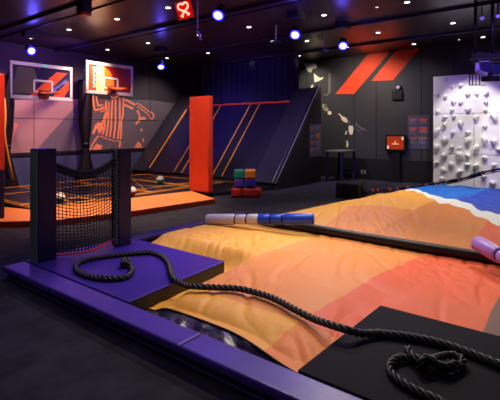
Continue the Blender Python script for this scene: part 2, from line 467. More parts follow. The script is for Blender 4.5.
# ------------------------------------------------------------------ battle ropes
def surf(x, y):
    if 2.2 < x < 3.57 and 3.05 < y < 4.93: return MT
    if 2.2 < x < 3.51 and -0.2 < y < 1.37: return MT
    return bag_h(x, y)
def surf_soft(x, y):     # rope bridges gently off the mat edges
    n = 0; s = []
    for a in range(8):
        s.append(surf(x+0.13*math.cos(a*math.pi/4), y+0.13*math.sin(a*math.pi/4)))
    return max(surf(x,y), sum(s)/8)
def twisted(path, R, name, root, mtl=M['rope'], pitch=0.15):
    pts = catmull(path, 0.011); mb = MB(); N = len(pts); frames = []; prev = None; dist = [0]
    for i in range(N):
        t = (pts[min(i+1,N-1)]-pts[max(i-1,0)]).normalized()
        if prev is None:
            a = t.cross(Vector((0,0,1))); a = a.normalized() if a.length > 0.1 else Vector((1,0,0))
        else: a = (prev - t*prev.dot(t)).normalized()
        prev = a; frames.append((a, t.cross(a)))
        if i: dist.append(dist[-1]+(pts[i]-pts[i-1]).length)
    for k in range(3):
        sp = []
        for i in range(N):
            an = 2*math.pi*(dist[i]/pitch + k/3); a, b = frames[i]
            sp.append(pts[i] + (a*math.cos(an)+b*math.sin(an))*R*0.56)
        mb.tube(sp, R*0.48, 7)
    return mb.build(name, mtl, root, smooth=True)
RR = 0.028
def px_path(lst):
    out = []
    for q in lst:
        x, y = q[0], q[1]; lift = q[2] if len(q) > 2 else 0
        p = on_h(x, y, surf_soft, RR+lift); out.append(p)
    return out
r1 = thing('battle_rope', on_h(110,262,surf), 'black battle rope looped on the purple mat and trailing over the bag', 'rope')
main = px_path([(131,266,0.02),(132.5,271),(127,276.5),(116,278.5),(100,278),(86,275),(77,270),(77,264.5),(88,259.5),(104,256.5),(122,254.5),(140,252.8),(152,252.5),(162,256),(168.5,263),(171,272,0.02),(174.5,279,0.04),(183,284.5,0.04),(196,286.5,0.02),(215,287.5,0.01),(237,288.5,0.01),(256,292.5,0.01),(275,299,0.015),(295,309.5,0.02),(312,318,0.03),(330,324.5,0.06),(348,330,0.05),(362,333.5,0.015),(380,333.5,0),(400,335.5),(425,339.5),(450,346),(475,355),(503,366),(530,376)])
twisted(main, RR, 'twisted_cord', r1)
kc = on_h(126,264,surf,0.03)
def knot(c, s, root, yaw=0.0, flat=0.6, name='knot'):
    pts = []
    for i in range(61):
        a = 2*math.pi*i/60*2
        r = (1+0.42*math.cos(1.5*a))
        p = Vector((r*math.cos(a)*1.5, r*math.sin(a)*0.8, 0.55*math.sin(1.5*a)+0.5))*s
        pts.append(Matrix.Rotation(yaw,3,'Z') @ p + c)
    twisted(pts[:-3], s*0.75, name, root, pitch=s*4)
knot(kc, 0.036, r1, yaw=0.9)
tail = [kc+Vector((0.02,-0.06,0.02)), kc+Vector((-0.02,-0.11,0.01)), kc+Vector((-0.05,-0.16,-0.01))]
twisted(tail, 0.016, 'frayed_tail', r1, pitch=0.08)
r2 = thing('battle_rope', on_h(420,372,surf), 'black rope end tied in a fat knot on the foreground black mat', 'rope')
path2 = px_path([(452,408),(437,399.5),(423,393.5),(410,387),(399,380),(391.5,373),(389.5,366),(393.5,360.5),(401,357.5),(410,358.5,0.0),(420,363,0.0),(430,367,0.0),(442,369,0.0),(454,368,0.005),(462,364,0.005),(462,359,0.01),(455,355.5,0.01),(446,355.5,0.02),(437,358,0.035),(429,360,0.04),(420,359,0.035),(413,356,0.03),(409,352,0.03),(407.5,348,0.035)])
twisted(path2, 0.0245, 'twisted_cord', r2)
wrap = px_path([(419,368,0.0),(421,362,0.045),(427,357,0.055),(434,360,0.05),(440,364.5,0.035),(448,366,0.03),(456,363,0.02)])
twisted(wrap, 0.0205, 'knot', r2)

# ------------------------------------------------------------------ net goal posts
def net_post(lo, hi, label, lace=True):
    c = ((lo[0]+hi[0])/2, (lo[1]+hi[1])/2, lo[2])
    t = thing('net_post', c, label, 'post')
    MB().box(lo, hi).build('padded_body', M['dark_purple'], t, bevel=0.012)
    return t
ZB = MT
pa = net_post((2.255,4.70,ZB), (2.47,4.88,ZB+1.24), 'taller looking near net post, wrapped in dark purple padding')
pb = net_post((3.18,4.56,ZB), (3.37,4.68,ZB+1.21), 'far net post of the pair with cord lacing down its side')
# near post: plain green grey strip on its left face; far post: lacing
MB().box((2.247,4.71,ZB),(2.257,4.86,ZB+1.22)).build('side_strip', M['lace'], pa)
mb = MB()
for i in range(26):
    z = ZB+0.05+i*0.045
    mb.bar((3.160,4.562,z),(3.160,4.678,z+0.04),0.018,0.018,up=(1,0,0))
mb.build('lacing_cord', M['lace'], pb)
mb = MB()
for yy in (4.575,4.665): mb.bar((3.168,yy,ZB+0.02),(3.168,yy,ZB+1.19),0.012,0.02,up=(1,0,0))
mb.build('side_strip', M['net'], pb)
# net between posts
A0, B0 = Vector((2.475,4.755,0)), Vector((3.165,4.62,0))
nt_ = thing('sports_net', (A0+B0)/2+Vector((0,0,ZB)), 'black mesh net with red bottom cord stretched between two padded posts', 'net')
nrm = Vector((-(B0-A0).y, (B0-A0).x, 0)).normalized()
if nrm.y > 0: nrm = -nrm
def netp(u, v):
    ztop = ZB+1.06 - 0.13*math.sin(math.pi*u) + 0.03*u
    zbot = ZB+0.03 + 0.07*u**2
    p = A0.lerp(B0, u); bow = 0.13*math.sin(math.pi*min(1,u*1.05))*(1-0.75*v)
    q = p + nrm*bow; q.z = zbot + (ztop-zbot)*v; return q
mb = MB(); NU, NV = 19, 26
for i in range(NU+1): mb.tube([netp(i/NU, k/16) for k in range(17)], 0.0045, 5)
for j in range(1,NV): mb.tube([netp(k/16, j/NV) for k in range(17)], 0.0045, 5)
mb.build('mesh_cords', M['net'], nt_, smooth=True)
mb = MB().tube([netp(k/20,1) for k in range(21)], 0.024, 8).tube([netp(k/20,0.955)+nrm*0.01 for k in range(21)], 0.02, 8)
for k in range(20):
    mb.tube([netp((k+.2)/20,1.02), netp((k+.5)/20,0.93)+nrm*0.02, netp((k+.8)/20,1.015)], 0.010, 5)
mb.build('top_rope', M['net'], nt_, smooth=True)
MB().tube([netp(k/20,0) for k in range(21)], 0.012, 8).build('bottom_cord', M['red_cord'], nt_, smooth=True)

# ------------------------------------------------------------------ trampoline court at the left
LZ = 0.1
ct = thing('trampoline_court', (7.0,9.6,0), 'low trampoline court with amber piped dark beds under the two backboards', 'trampoline')
MB().prism([(3.9,8.26,0.0),(5.0,8.13,0),(7.46,7.80,0),(7.64,7.12,0),(9.44,6.66,0),(9.44,12.0,0),(3.9,12.0,0)], (0,0,LZ-0.02)).build('frame', M['black_vinyl'], ct)
xs = [3.98,5.25,6.75,8.15,9.3]; yl = [8.35,9.0,10.75,11.92]
for i in range(4):
    for j in range(3):
        MB().box((xs[i]+0.05,yl[j]+0.05,LZ-0.02),(xs[i+1]-0.05,yl[j+1]-0.05,LZ-0.004)).build('bed', M['navy_bed'], ct)
mb_l = []
for y in yl:
    for dy in (-0.05,0.05):
        mb_l.append(((3.98,y+dy-0.012,LZ-0.02),(9.3,y+dy+0.012,LZ+0.002)))
for x in xs:
    for dx in (-0.05,0.05):
        mb_l.append(((x+dx-0.012,8.35,LZ-0.02),(x+dx+0.012,11.92,LZ+0.003)))
for lo, hi in mb_l: MB().box(lo,hi).build('piping', M['yellow_line'], ct)
for p, q in (((6.67,8.4),(8.3,11.2)),((8.0,8.4),(6.8,10.6)),((4.75,8.4),(4.9,10.5))):
    MB().bar((p[0],p[1],LZ-0.003),(q[0],q[1],LZ-0.003),0.03,0.012).build('piping', M['yellow_line'], ct)
MB().box((9.31,7.6,LZ-0.02),(9.44,11.95,LZ)).build('end_pad', M['black_vinyl'], ct)
# orange access mats
def flat_mat(poly, label, zt=LZ+0.005):
    c = sum((Vector((p[0],p[1],0)) for p in poly), Vector())/len(poly)
    t = thing('access_mat', c, label, 'mat')
    MB().prism([(x,y,0.0) for x,y in poly], (0,0,zt-0.012)).build('side_band', M['red_mat'], t)
    cx, cy = c.x, c.y
    MB().prism([(cx+(x-cx)*1.0,cy+(y-cy)*1.0,zt-0.012) for x,y in poly], (0,0,0.016)).build('top_cover', M['orange_mat'], t, bevel=0.006)
    return t
flat_mat([(3.62,6.98),(5.02,6.62),(5.12,8.05),(3.86,8.2)], 'orange vinyl mat with red side seen through the black net')
flat_mat([(5.04,6.615),(6.90,6.40),(7.44,7.68),(5.14,8.045)], 'orange vinyl mat with red side between net post and red pillar')
flat_mat([(2.98,7.6),(3.6,6.99),(3.84,8.2),(3.55,9.25)], 'pinkish orange mat at the left edge left of the near net post')
# red pillar
rp = thing('padded_pillar', (7.54,7.44,0), 'tall orange red padded pillar standing free beside the foam blocks', 'pillar')
MB().box((7.46,7.13,0.0),(7.62,7.77,0.1)).build('foot', M['black_vinyl'], rp, bevel=0.01)
MB().box((7.45,7.12,0.1),(7.62,7.78,2.42)).build('padding', M['orange_red'], rp, bevel=0.025, seg=3)
for y in (7.3,7.6): pass
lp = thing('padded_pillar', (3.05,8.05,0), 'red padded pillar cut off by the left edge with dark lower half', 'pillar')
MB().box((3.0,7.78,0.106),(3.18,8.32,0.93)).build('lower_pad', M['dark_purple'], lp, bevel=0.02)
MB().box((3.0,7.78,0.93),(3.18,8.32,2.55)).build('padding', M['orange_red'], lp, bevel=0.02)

# balls
def ball(p, r, ca, cb, label):
    t = thing('ball', p, label, 'ball')
    n = 16
    def half(sign):
        mb = MB(); m = 8
        for i in range(m+1):
            th = math.pi/2*i/m
            rr, zz = max(r*math.sin(th), 0.0008), r*math.cos(th)*sign
            for k in range(n):
                mb.v.append(Vector((p[0]+rr*math.cos(2*math.pi*k/n), p[1]+rr*math.sin(2*math.pi*k/n), p[2]+r+zz)))
        for i in range(m):
            for k in range(n): mb.f.append([i*n+k,(i+1)*n+k,(i+1)*n+(k+1)%n,i*n+(k+1)%n]); mb.mi.append(0)
        mb.f.append(list(range(n))); mb.mi.append(0)
        return mb
    half(1).build('upper_half', ca, t, smooth=True); half(-1).build('lower_half', cb, t, smooth=True)
ball((7.96,9.47,0.10), 0.11, M['ball_white'], M['teal'], 'white and teal ball lying alone on the court left of the pillar')
ball((4.62,8.66,0.10), 0.10, M['ball_white'], M['teal'], 'teal ball behind the net beside the near post')
ball((6.09,8.22,0.105), 0.10, M['ball_white'], M['blk_red'], 'red and white ball just right of the far net post')

# ------------------------------------------------------------------ sloped trampoline wall
sl = thing('trampoline_slope', (10.9,9.4,0), 'steep dark trampoline wall with amber stripes and orange top rail', 'trampoline')
SX0, SX1, SZ0, SZ1 = 9.5, 11.85, 0.12, 2.92
SDIR = Vector((SX1-SX0,0,SZ1-SZ0)); SN = Vector((-SDIR.z,0,SDIR.x)).normalized()
def slp(t, y, off=0.0): return Vector((SX0,y,SZ0)) + SDIR*t + SN*off
Y0, Y1, Y2 = 6.55, 7.38, 12.74
MB().prism([(9.46,Y0,0),(11.9,Y0,0),(11.9,Y0,2.93),(SX1,Y0,2.93),(SX0,Y0,SZ0)], (0,0.06,0)).build('side_panel', M['wall_black'], sl, bevel=0.01)
MB().prism([(SX0,Y0+.06,0),(11.9,Y0+.06,0),(11.9,Y0+.06,2.5),(SX0+0.02,Y0+.06,SZ0-0.02)], (0,Y2-Y0-.06,0)).build('support_frame', M['wall_black'], sl)
def slab(y0, y1, t0, t1, o0, o1, name, m, bevel=0.0):
    q = [slp(t0,y0,o0),slp(t1,y0,o0),slp(t1,y1,o0),slp(t0,y1,o0)]
    return MB().prism(q, SN*(o1-o0)).build(name, m, sl, bevel=bevel)
slab(Y0+0.01, Y0+0.12, 0, 1.0, 0.0, 0.09, 'edge_board', M['black_vinyl'], 0.012)
slab(Y0+0.12, Y1, 0, 0.98, 0.0, 0.09, 'edge_pad', M['slope_pad'], 0.015)
MB().tube([slp(k/12,Y0+0.005,0.085) for k in range(13)],0.014,8).build('highlight_piping', M['poster_line'], sl, smooth=True)  # pale tube paints the highlight along the piped edge
TT = 0.83
for (a,b) in ((7.38,8.58),(8.96,10.32),(10.68,12.0)):
    slab(a, b, 0.02, TT, 0.0, 0.02, 'slope_bed', M['navy_bed'])
for (a,b) in ((8.58,8.96),(10.32,10.68)):
    slab(a, b, 0.02, TT, 0.0, 0.03, 'divider_pad', M['black_vinyl'], 0.008)
    for y in (a,b): slab(y-0.018, y+0.018, 0.03, TT, 0.02, 0.042, 'stripe', M['yellow_line'])
slab(12.0, 12.74, 0, 1.0, 0.0, 0.13, 'far_pad', M['slope_pad'], 0.02)
slab(11.96, 12.0, 0.05, 0.80, 0.02, 0.05, 'stripe', M['yellow_line'])
rail = [slp(TT+0.005, Y1+ (12.0-Y1)*k/20, 0.05+0.008*math.sin(k*1.9)) for k in range(21)]
MB().tube(rail, 0.035, 10).build('top_rail', M['orange_red'], sl, smooth=True)
MB().bar((9.40,7.6,0.103),(9.40,8.5,0.103),0.03,0.006).build('piping', M['yellow_line'], ct)
# curtain above the rail
cu = MB()
for k in range(90):
    pass
pts = []
for k in range(121):
    y = 7.42+(11.9-7.42)*k/120; x = 11.98 + 0.035*math.sin(k*0.9)
    pts.append((x,y))
for k in range(120):
    (xa,ya),(xb,yb) = pts[k], pts[k+1]
    cu.add([(xa,ya,2.3),(xb,yb,2.3),(xb,yb,CEIL-0.02),(xa,ya,CEIL-0.02)], [(0,1,2,3)])
    cu.add([(xa+.02,ya,2.3),(xb+.02,yb,2.3),(xb+.02,yb,CEIL-0.02),(xa+.02,ya,CEIL-0.02)], [(3,2,1,0)])
cu.add([(pts[0][0],7.42,2.3),(pts[0][0]+.02,7.42,2.3),(pts[0][0]+.02,7.42,CEIL-.02),(pts[0][0],7.42,CEIL-.02)],[(0,1,2,3)])
tag(cu.build('curtain', M['curtain'], smooth=True), 'navy curtain hanging from the ceiling behind the slope top rail', 'curtain')
cu = MB()
for k in range(60):
    xa, xb = 12.0+1.15*k/60, 12.0+1.15*(k+1)/60
    ya, yb = 12.62+0.04*math.sin(k*0.8), 12.62+0.04*math.sin((k+1)*0.8)
    cu.add([(xa,ya,0.1),(xb,yb,0.1),(xb,yb,3.7),(xa,ya,3.7)], [(0,1,2,3)])
    cu.add([(xa,ya+.02,0.1),(xb,yb+.02,0.1),(xb,yb+.02,3.7),(xa,ya+.02,3.7)], [(3,2,1,0)])
tag(cu.build('curtain', M['curtain_brown'], smooth=True), 'dark brown curtain in the far left corner behind the slope', 'curtain')

# instruction poster on the slope side
def poster(org, ux, uz, nrm, W, Hh, rows, label, name='instruction_poster', big=False):
    org, ux, uz, nrm = Vector(org), Vector(ux), Vector(uz), Vector(nrm)
    t = thing(name, org, label, 'poster')
    P = lambda u, v, o: org + ux*u*W + uz*v*Hh + nrm*o
    def slab_(u0,v0,u1,v1,o0,o1,nm,m): MB().prism([P(u0,v0,o0),P(u1,v0,o0),P(u1,v1,o0),P(u0,v1,o0)], nrm*(o1-o0)).build(nm,m,t)
    slab_(0,0,1,1,0.002,0.014,'board',M['poster'])
    bd = [c for c in t.children][-1] if t.children else t
    o_mb, g_mb = MB(), MB()
    def add(mb,u0,v0,u1,v1): mb.prism([P(u0,v0,.0145),P(u1,v0,.0145),P(u1,v1,.0145),P(u0,v1,.0145)], nrm*0.002)
    for (u0, v1, nO, nG) in rows:
        v = v1
        for i in range(nO): add(o_mb,u0,v-0.035,u0+0.36-0.05*(i%2),v); v -= 0.05
        for i in range(nG): add(g_mb,u0,v-0.018,u0+0.33-0.07*(i%3),v); v -= 0.032
    build_pieces(o_mb,'heading_text', M['poster_orange'], bd); build_pieces(g_mb,'body_text', M['poster_line'], bd)
    return t
p0 = on_y(309.2,157,Y0-0.0); p1 = on_y(320.6,157,Y0); p2 = on_y(309.2,124,Y0)
poster((p0.x,Y0,p0.z),(1,0,0),(0,0,1),(0,-1,0),p1.x-p0.x,p2.z-p0.z,
       [(0.08,.90,1,3),(.55,.93,0,3),(.08,.66,0,3),(.55,.70,2,2),(.08,.48,1,2),(.55,.47,0,4),(.08,.26,1,2),(.55,.26,0,3)],
       'slim blue grey poster on the black end panel of the trampoline slope')
p0 = on_x(408,148.5,XW); p1 = on_x(430,148.5,XW); p2 = on_x(408,115.5,XW)
poster((XW,p0.y,p0.z),(0,-1,0),(0,0,1),(-1,0,0),p0.y-p1.y,p2.z-p0.z,
       [(0.08,.90,1,4),(.53,.90,2,1),(.08,.64,2,4),(.53,.64,3,1),(.08,.35,1,5),(.5,.35,1,5)],
       'large grey poster with orange headings beside the white climbing wall')

# ------------------------------------------------------------------ left wall print and hoops
def wp(px, py, o=0.0):
    p = on_y(px, py, YW-0.004-o); return p
mu = thing('wall_mural', (8,YW,0.95), 'pink grey wall print of a striped shirt figure under the right backboard', 'mural')
def wpoly(mb, pix, o, th=0.003):
    P = [wp(x,y,o) for x,y in pix]
    mb.prism(P, (0,-th,0))
def wstroke(mb, pix, w, o, th=0.003, proj=wp, n=(0,-1,0)):
    for (x0,y0),(x1,y1) in zip(pix,pix[1:]):
        dx,dy = x1-x0,y1-y0; L = math.hypot(dx,dy) or 1; nx,ny = -dy/L*w/2, dx/L*w/2
        P = [proj(x0+nx,y0+ny,o),proj(x1+nx,y1+ny,o),proj(x1-nx,y1-ny,o),proj(x0-nx,y0-ny,o)]
        mb.prism(P, Vector(n)*th)
mb = MB(); wpoly(mb, [(8,100),(82,99),(33,153.5),(8,154.5)], 0.0); mb.build('pale_panel', M['grey_mural'], mu)
mb = MB(); wpoly(mb, [(82,99),(150,100),(178,104),(150,152),(33,153.5)], 0.0); mb.build('slate_panel', M['grey_mural_dark'], mu)
mb = MB()
r1_ = lambda u,v: (88+u/12.5, 90+v/12.5)
r2_ = lambda u,v: (88+u/12.5, 120+v/12.5)
r3_ = lambda u,v: (120+u/12.5, 95+v/12.5)
r4_ = lambda u,v: (120+u/12.5, 120+v/12.5)
ST = [[r1_(240,140),r1_(225,270),r2_(185,20),r2_(165,90)],
      [r1_(250,150),r1_(238,300),r2_(205,30),r2_(215,90),r2_(180,185)],
      [r1_(266,150),r1_(258,260),r2_(252,20),r2_(246,110),r2_(225,205)],
      [r1_(305,120),r1_(297,260),r2_(292,20),r2_(290,100),r2_(270,215)],
      [r1_(345,110),r1_(342,280),r2_(345,10),r2_(335,120),r2_(320,230)],
      [r1_(395,95),r1_(398,280),r2_(396,30),r2_(385,120),r2_(372,238)],
      [r1_(442,105),r1_(438,300),r2_(416,20),r2_(414,150),r2_(408,242)]]
for st in ST: wstroke(mb, st, 1.7, 0.003)
for st, wd in (([r1_(62,66),r1_(72,190),r1_(88,258)],1.8),([r1_(102,80),r1_(128,200),r1_(190,182)],1.5),([r1_(92,252),r1_(150,240),r1_(208,215)],2.0),([r1_(155,272),r1_(202,255),r1_(228,135)],1.4),
               ([r1_(285,85),r1_(320,100),r1_(378,78)],1.4),([r3_(25,45),r3_(100,72),r3_(188,126)],2.2),([r3_(45,118),r3_(100,140),r3_(165,172)],2.2),([r3_(40,50),r3_(48,120)],1.4),
               ([r3_(190,116),r3_(225,106),r3_(310,165),r3_(378,216)],1.2),([r3_(215,142),r3_(300,200),r3_(358,250),r3_(384,300)],1.0),
               ([r3_(378,216),r3_(408,225),r3_(422,255),r3_(410,295),r3_(390,300)],1.5),
               ([r2_(125,200),r2_(62,290),r2_(22,390)],1.6),([r2_(405,262),r2_(392,345)],2.0),([r2_(130,196),r2_(230,232),r2_(330,262),r2_(400,266)],0.8),
               ([r3_(215,190),r3_(245,255),r3_(238,325),r3_(195,362)],2.0)):
    wstroke(mb, st, wd, 0.0032)
wpoly(mb, [r2_(125,30),r2_(185,35),r2_(200,110),r2_(160,158),r2_(128,172),r2_(120,95),r2_(72,180),r2_(48,165),r2_(88,62)], 0.0036)
wpoly(mb, [r2_(108,292),r2_(140,310),r2_(182,318),r2_(160,385),r2_(60,398),r2_(40,385)], 0.0036)
mb.build('striped_figure', M['peach_print'], mu)
mb = MB()
for pl in ([r3_(248,285),r3_(300,268),r3_(325,285),r3_(318,312),r3_(260,312)], [r4_(252,112),r4_(278,112),r4_(282,136),r4_(258,138)], [r4_(275,230),r4_(298,232),r4_(298,275),r4_(278,278)], [r4_(190,320),r4_(225,262),r4_(262,300),r4_(290,375),r4_(170,375)],
           [(11.5,122.5),(17.5,123.5),(12.5,141),(11,138)]):
    wpoly(mb, pl, 0.003)
build_pieces(mb,'side_figure', M['peach_print'], mu)
mb = MB()
for a,b in (((8,118),(172,121)),((34,100),(34,153)),((150,62),(150,118))): wstroke(mb,[a,b],0.5,0.0042)
mb.build('panel_joint', M['black'], mu)

def tri_cover(mb_pts): pass
def hoop(xl, xr, Y, zb, zt, pole_x, label, design):
    xc, W, Hh = (xl+xr)/2, xr-xl, zt-zb
    t = thing('basketball_hoop', (pole_x,12.45,0), label, 'basketball hoop')
    MB().cyl((pole_x,12.45,0.01),(pole_x,12.45,zt-0.1),0.06,12).build('pole', M['metal'], t, smooth=True)
    # fabric cover: pinched at mid height
    prof = [(0.0,0.33),(0.1,0.30),(0.5,0.20),(0.9,0.11),(1.05,0.09),(1.2,0.11),(1.7,0.16),(2.3,0.19),(zt-0.2,0.20)]
    mb = MB(); n = 28
    for d, r in prof:
        for k in range(n):
            a = 2*math.pi*k/n; rr = r*(1+0.12*math.sin(7*a)+0.05*math.sin(11*a+1))
            mb.v.append(Vector((pole_x+rr*math.cos(a), 12.42+0.75*rr*math.sin(a), d+0.003)))
    for i in range(len(prof)-1):
        for k in range(n):
            mb.f.append([i*n+k,i*n+(k+1)%n,(i+1)*n+(k+1)%n,(i+1)*n+k]); mb.mi.append(0)
    mb.build('fabric_cover', M['black'], t, smooth=True)
    MB().cyl((pole_x,12.42,1.10),(pole_x,12.42,1.20),0.11,16).build('strap', M['black_vinyl'], t, smooth=True)
    mb = MB().bar((pole_x,12.45,zt-0.12),(xl+0.2,Y+0.1,zt-0.1),0.07,0.10).bar((pole_x,12.45,zb+0.2),(xc,Y+0.1,zb+0.2),0.06,0.06)
    mb.bar((xl+0.2,Y+0.1,zt-0.1),(xr-0.2,Y+0.1,zt-0.1),0.05,0.05).bar((xl+0.2,Y+0.1,zb+0.2),(xr-0.2,Y+0.1,zb+0.2),0.05,0.05)
    mb.build('support_arm', M['metal'], t)
    bb = MB().box((xl,Y,zb),(xr,Y+0.03,zt)).build('backboard', M['board_'+design], t)
    fr = 0.055
    mb = MB().box((xl-fr/2,Y-0.02,zt-fr/2),(xr+fr/2,Y+0.05,zt+fr)).box((xl-fr/2,Y-0.02,zb-fr),(xr+fr/2,Y+0.05,zb+fr/2)).box((xl-fr/2,Y-0.02,zb),(xl+fr*0.6,Y+0.05,zt)).box((xr-fr*0.6,Y-0.02,zb),(xr+fr/2,Y+0.05,zt))
    mb.build('frame', M['white_frame'], bb)
    P = lambda u,v,o: Vector((xl+u*W, Y-o, zb+v*Hh))
    def poly(uv, m, nm, o=0.002):
        MB().prism([P(u,v,o) for u,v in uv], (0,-0.002,0)).build(nm, m, bb)
    def letters(p0, p1, n, size, m):   # row of small letter marks
        mb = MB(); a, b = P(*p0,0.006), P(*p1,0.006); d = (b-a)/n
        dn = d.normalized(); up = Vector((0,-1,0)).cross(dn); 
        for k in range(n):
            c = a + d*(k+0.5); w = d.length*0.62
            for seg in random.Random(k*5+n).sample(range(5),3):
                if seg == 0: e = (c-dn*w/2-up*size/2, c-dn*w/2+up*size/2)
                elif seg == 1: e = (c+dn*w/2-up*size/2, c+dn*w/2+up*size/2)
                elif seg == 2: e = (c-dn*w/2+up*size/2, c+dn*w/2+up*size/2)
                elif seg == 3: e = (c-dn*w/2-up*size/2, c+dn*w/2-up*size/2)
                else: e = (c-dn*w/2, c+dn*w/2)
                mb.bar(e[0], e[1], 0.022, 0.003, up=(0,-1,0))
        mb.build('lettering', m, bb)
    if design == 'a':
        poly([(.28,.02),(.50,.02),(.93,.86),(.74,.86)], M['orange_paint'], 'orange_stripe')
        poly([(.66,.02),(.86,.02),(.96,.32),(.96,.62)], M['orange_paint'], 'orange_stripe')
        poly([(.02,.10),(.34,.10),(.42,.55),(.36,.90),(.10,.90),(.05,.5)], M['mid_print'], 'grey_print')
        letters((.66,.22),(.93,.62),8,.055,M['letter_violet'])
        MB().box((xl+W*.50,Y-0.03,zt-0.02),(xl+W*.56,Y-0.005,zt+0.03)).build('indicator_lamp', M['green_led'], bb)
    else:
        poly([(.0,.03),(.16,.03),(.16,.95),(.0,.9)], M['orange_paint'], 'orange_stripe')
        poly([(.19,.03),(.36,.03),(.36,.96),(.19,.97)], M['cream'], 'cream_stripe')
        poly([(.36,.03),(.60,.03),(.57,.5),(.48,.8),(.36,.95)], M['amber'], 'amber_light_patch')  # amber shape paints a pool of light on the board
        letters((.145,.12),(.145,.88),9,.06,M['white_frame'])
    sx0, sx1, sz0, sz1 = .36, .66, .17, .53
    mb = MB()
    for (a,b) in (((sx0,sz0),(sx1,sz0)),((sx1,sz0),(sx1,sz1)),((sx1,sz1),(sx0,sz1)),((sx0,sz1),(sx0,sz0))):
        mb.bar(P(*a,.008),P(*b,.008),.045,.006,up=(0,-1,0))
    mb.build('target_square', M['white_frame'], bb)
    # rim with mount and short net
    rz = zb+0.13*Hh; rc = Vector((xc,Y-0.36,rz))
    rm = MB().box((xc-0.11,Y-0.12,rz-0.14),(xc+0.11,Y-0.01,rz+0.07)).build('rim_mount', M['rim_red'], t, bevel=0.01)
    MB().tube([rc+Vector((0.225*math.cos(2*math.pi*k/28),0.225*math.sin(2*math.pi*k/28),0)) for k in range(28)], 0.014, 8, closed=True).build('rim', M['rim'], rm, smooth=True)
    return t
M['board_a'] = mat('dark indigo board', (44,34,78), 0.3)
M['board_b'] = mat('deep red board', (150,26,34), 0.35)
M['cream'] = mat('cream print', (252,226,170), 0.5)
M['amber'] = mat('amber light patch', (240,130,40), 0.5)
M['letter_violet'] = mat('violet lettering', (130,120,220), 0.5)
M['rim_red'] = mat('dark red mount', (110,24,18), 0.5)
hoop(4.44, 5.92, 10.55, 2.40, 3.16, 5.12, 'left basketball hoop with indigo board and diagonal orange stripes', 'a')
hoop(6.22, 7.62, 10.3, 2.62, 3.36, 7.46, 'right basketball hoop with red board and cream vertical stripe', 'b')
# amber tube stands in for the lit edge of the left cover
tag(MB().tube([on_y(x,y,12.1) for x,y in ((4.5,98),(5.5,118),(4.5,132),(6,145),(10,165),(13,180))], 0.03, 8).build('lit_cover_edge', M['yellow_line'], smooth=True), 'amber line painting the lit edge of the left hoop cover', 'strap')

# ------------------------------------------------------------------ right wall: stripes, print, screen, small boxes
def rx(px, py, o=0.0): return on_x(px, py, XW-0.003-o)
def rpoly(pix, o=0.0, th=0.006):
    return MB().prism([rx(x,y,o) for x,y in pix], (-th,0,0))
tag(rpoly([(335.5,94),(354,94),(391,50.5),(369,53)]).build('wall_stripe', M['orange_paint']), 'longer orange red slanted stripe painted on the right wall', 'wall stripe')
tag(rpoly([(371.5,80.8),(393,80.2),(419.5,48.2),(396.5,50.2)]).build('wall_stripe', M['orange_paint']), 'shorter orange red slanted stripe, nearer the climbing wall', 'wall stripe')
fg = thing('wall_mural', (XW,6.5,1), 'grey and white wall print of a small leaping figure with a light trail', 'mural')
mb = MB()
g = lambda u,v: (310+u/6.667, 100+v/6.667)
def gp(mb, uv): mb.prism([rx(*g(u,v),0.002) for u,v in uv], (-0.004,0,0))
def circ(u,v,r,n=12): return [(u+r*math.cos(2*math.pi*k/n), v+r*math.sin(2*math.pi*k/n)) for k in range(n)]
for c in ((97,42,13),(112,64,11),(131,86,13)): gp(mb, circ(*c))
gp(mb, [(186,90),(196,90),(216,108),(240,118),(252,138),(246,152),(228,146),(212,132),(203,108)])
gp(mb, [(258,172),(284,172),(290,190),(284,228),(268,232),(258,206)])
gp(mb, [(240,205),(248,212),(240,232),(232,228)])
gp(mb, [(240,270),(252,272),(258,296),(252,316),(240,312),(244,290)])
build_pieces(mb,'pale_figure', M['pale_print'], fg)
mb = MB()
gp(mb, [(300,150),(345,182),(392,212),(340,196),(302,168)]); gp(mb, [(296,180),(330,205),(350,226),(318,206)]); gp(mb,[(252,138),(270,140),(262,160),(248,152)])
build_pieces(mb,'light_trail', M['mid_print'], fg)
fg2 = thing('wall_mural', (XW,8.2,2.9), 'cropped grey and white wall print above the end of the slope', 'mural')
g = lambda u,v: (280+u/6.667, 50+v/6.667)
mb = MB()
gp(mb, [(150,82),(200,92),(238,90),(247,112),(236,128),(222,122),(206,150),(188,146),(170,112)])
gp(mb, [(226,156),(246,172),(268,186),(290,180),(286,192),(262,205),(230,216)])
gp(mb, [(205,240),(220,228),(222,245),(208,256)])
gp(mb, [(286,360),(302,362),(318,392),(312,402),(294,400)])
build_pieces(mb,'pale_shape', M['pale_print'], fg2)
mb = MB(); gp(mb, [(88,122),(100,140),(128,192),(118,204),(84,198)]); gp(mb,[(322,150),(340,160),(338,288),(320,290)]); gp(mb,[(290,296),(325,290),(322,302),(292,306)])
build_pieces(mb,'grey_shape', M['mid_print'], fg2)

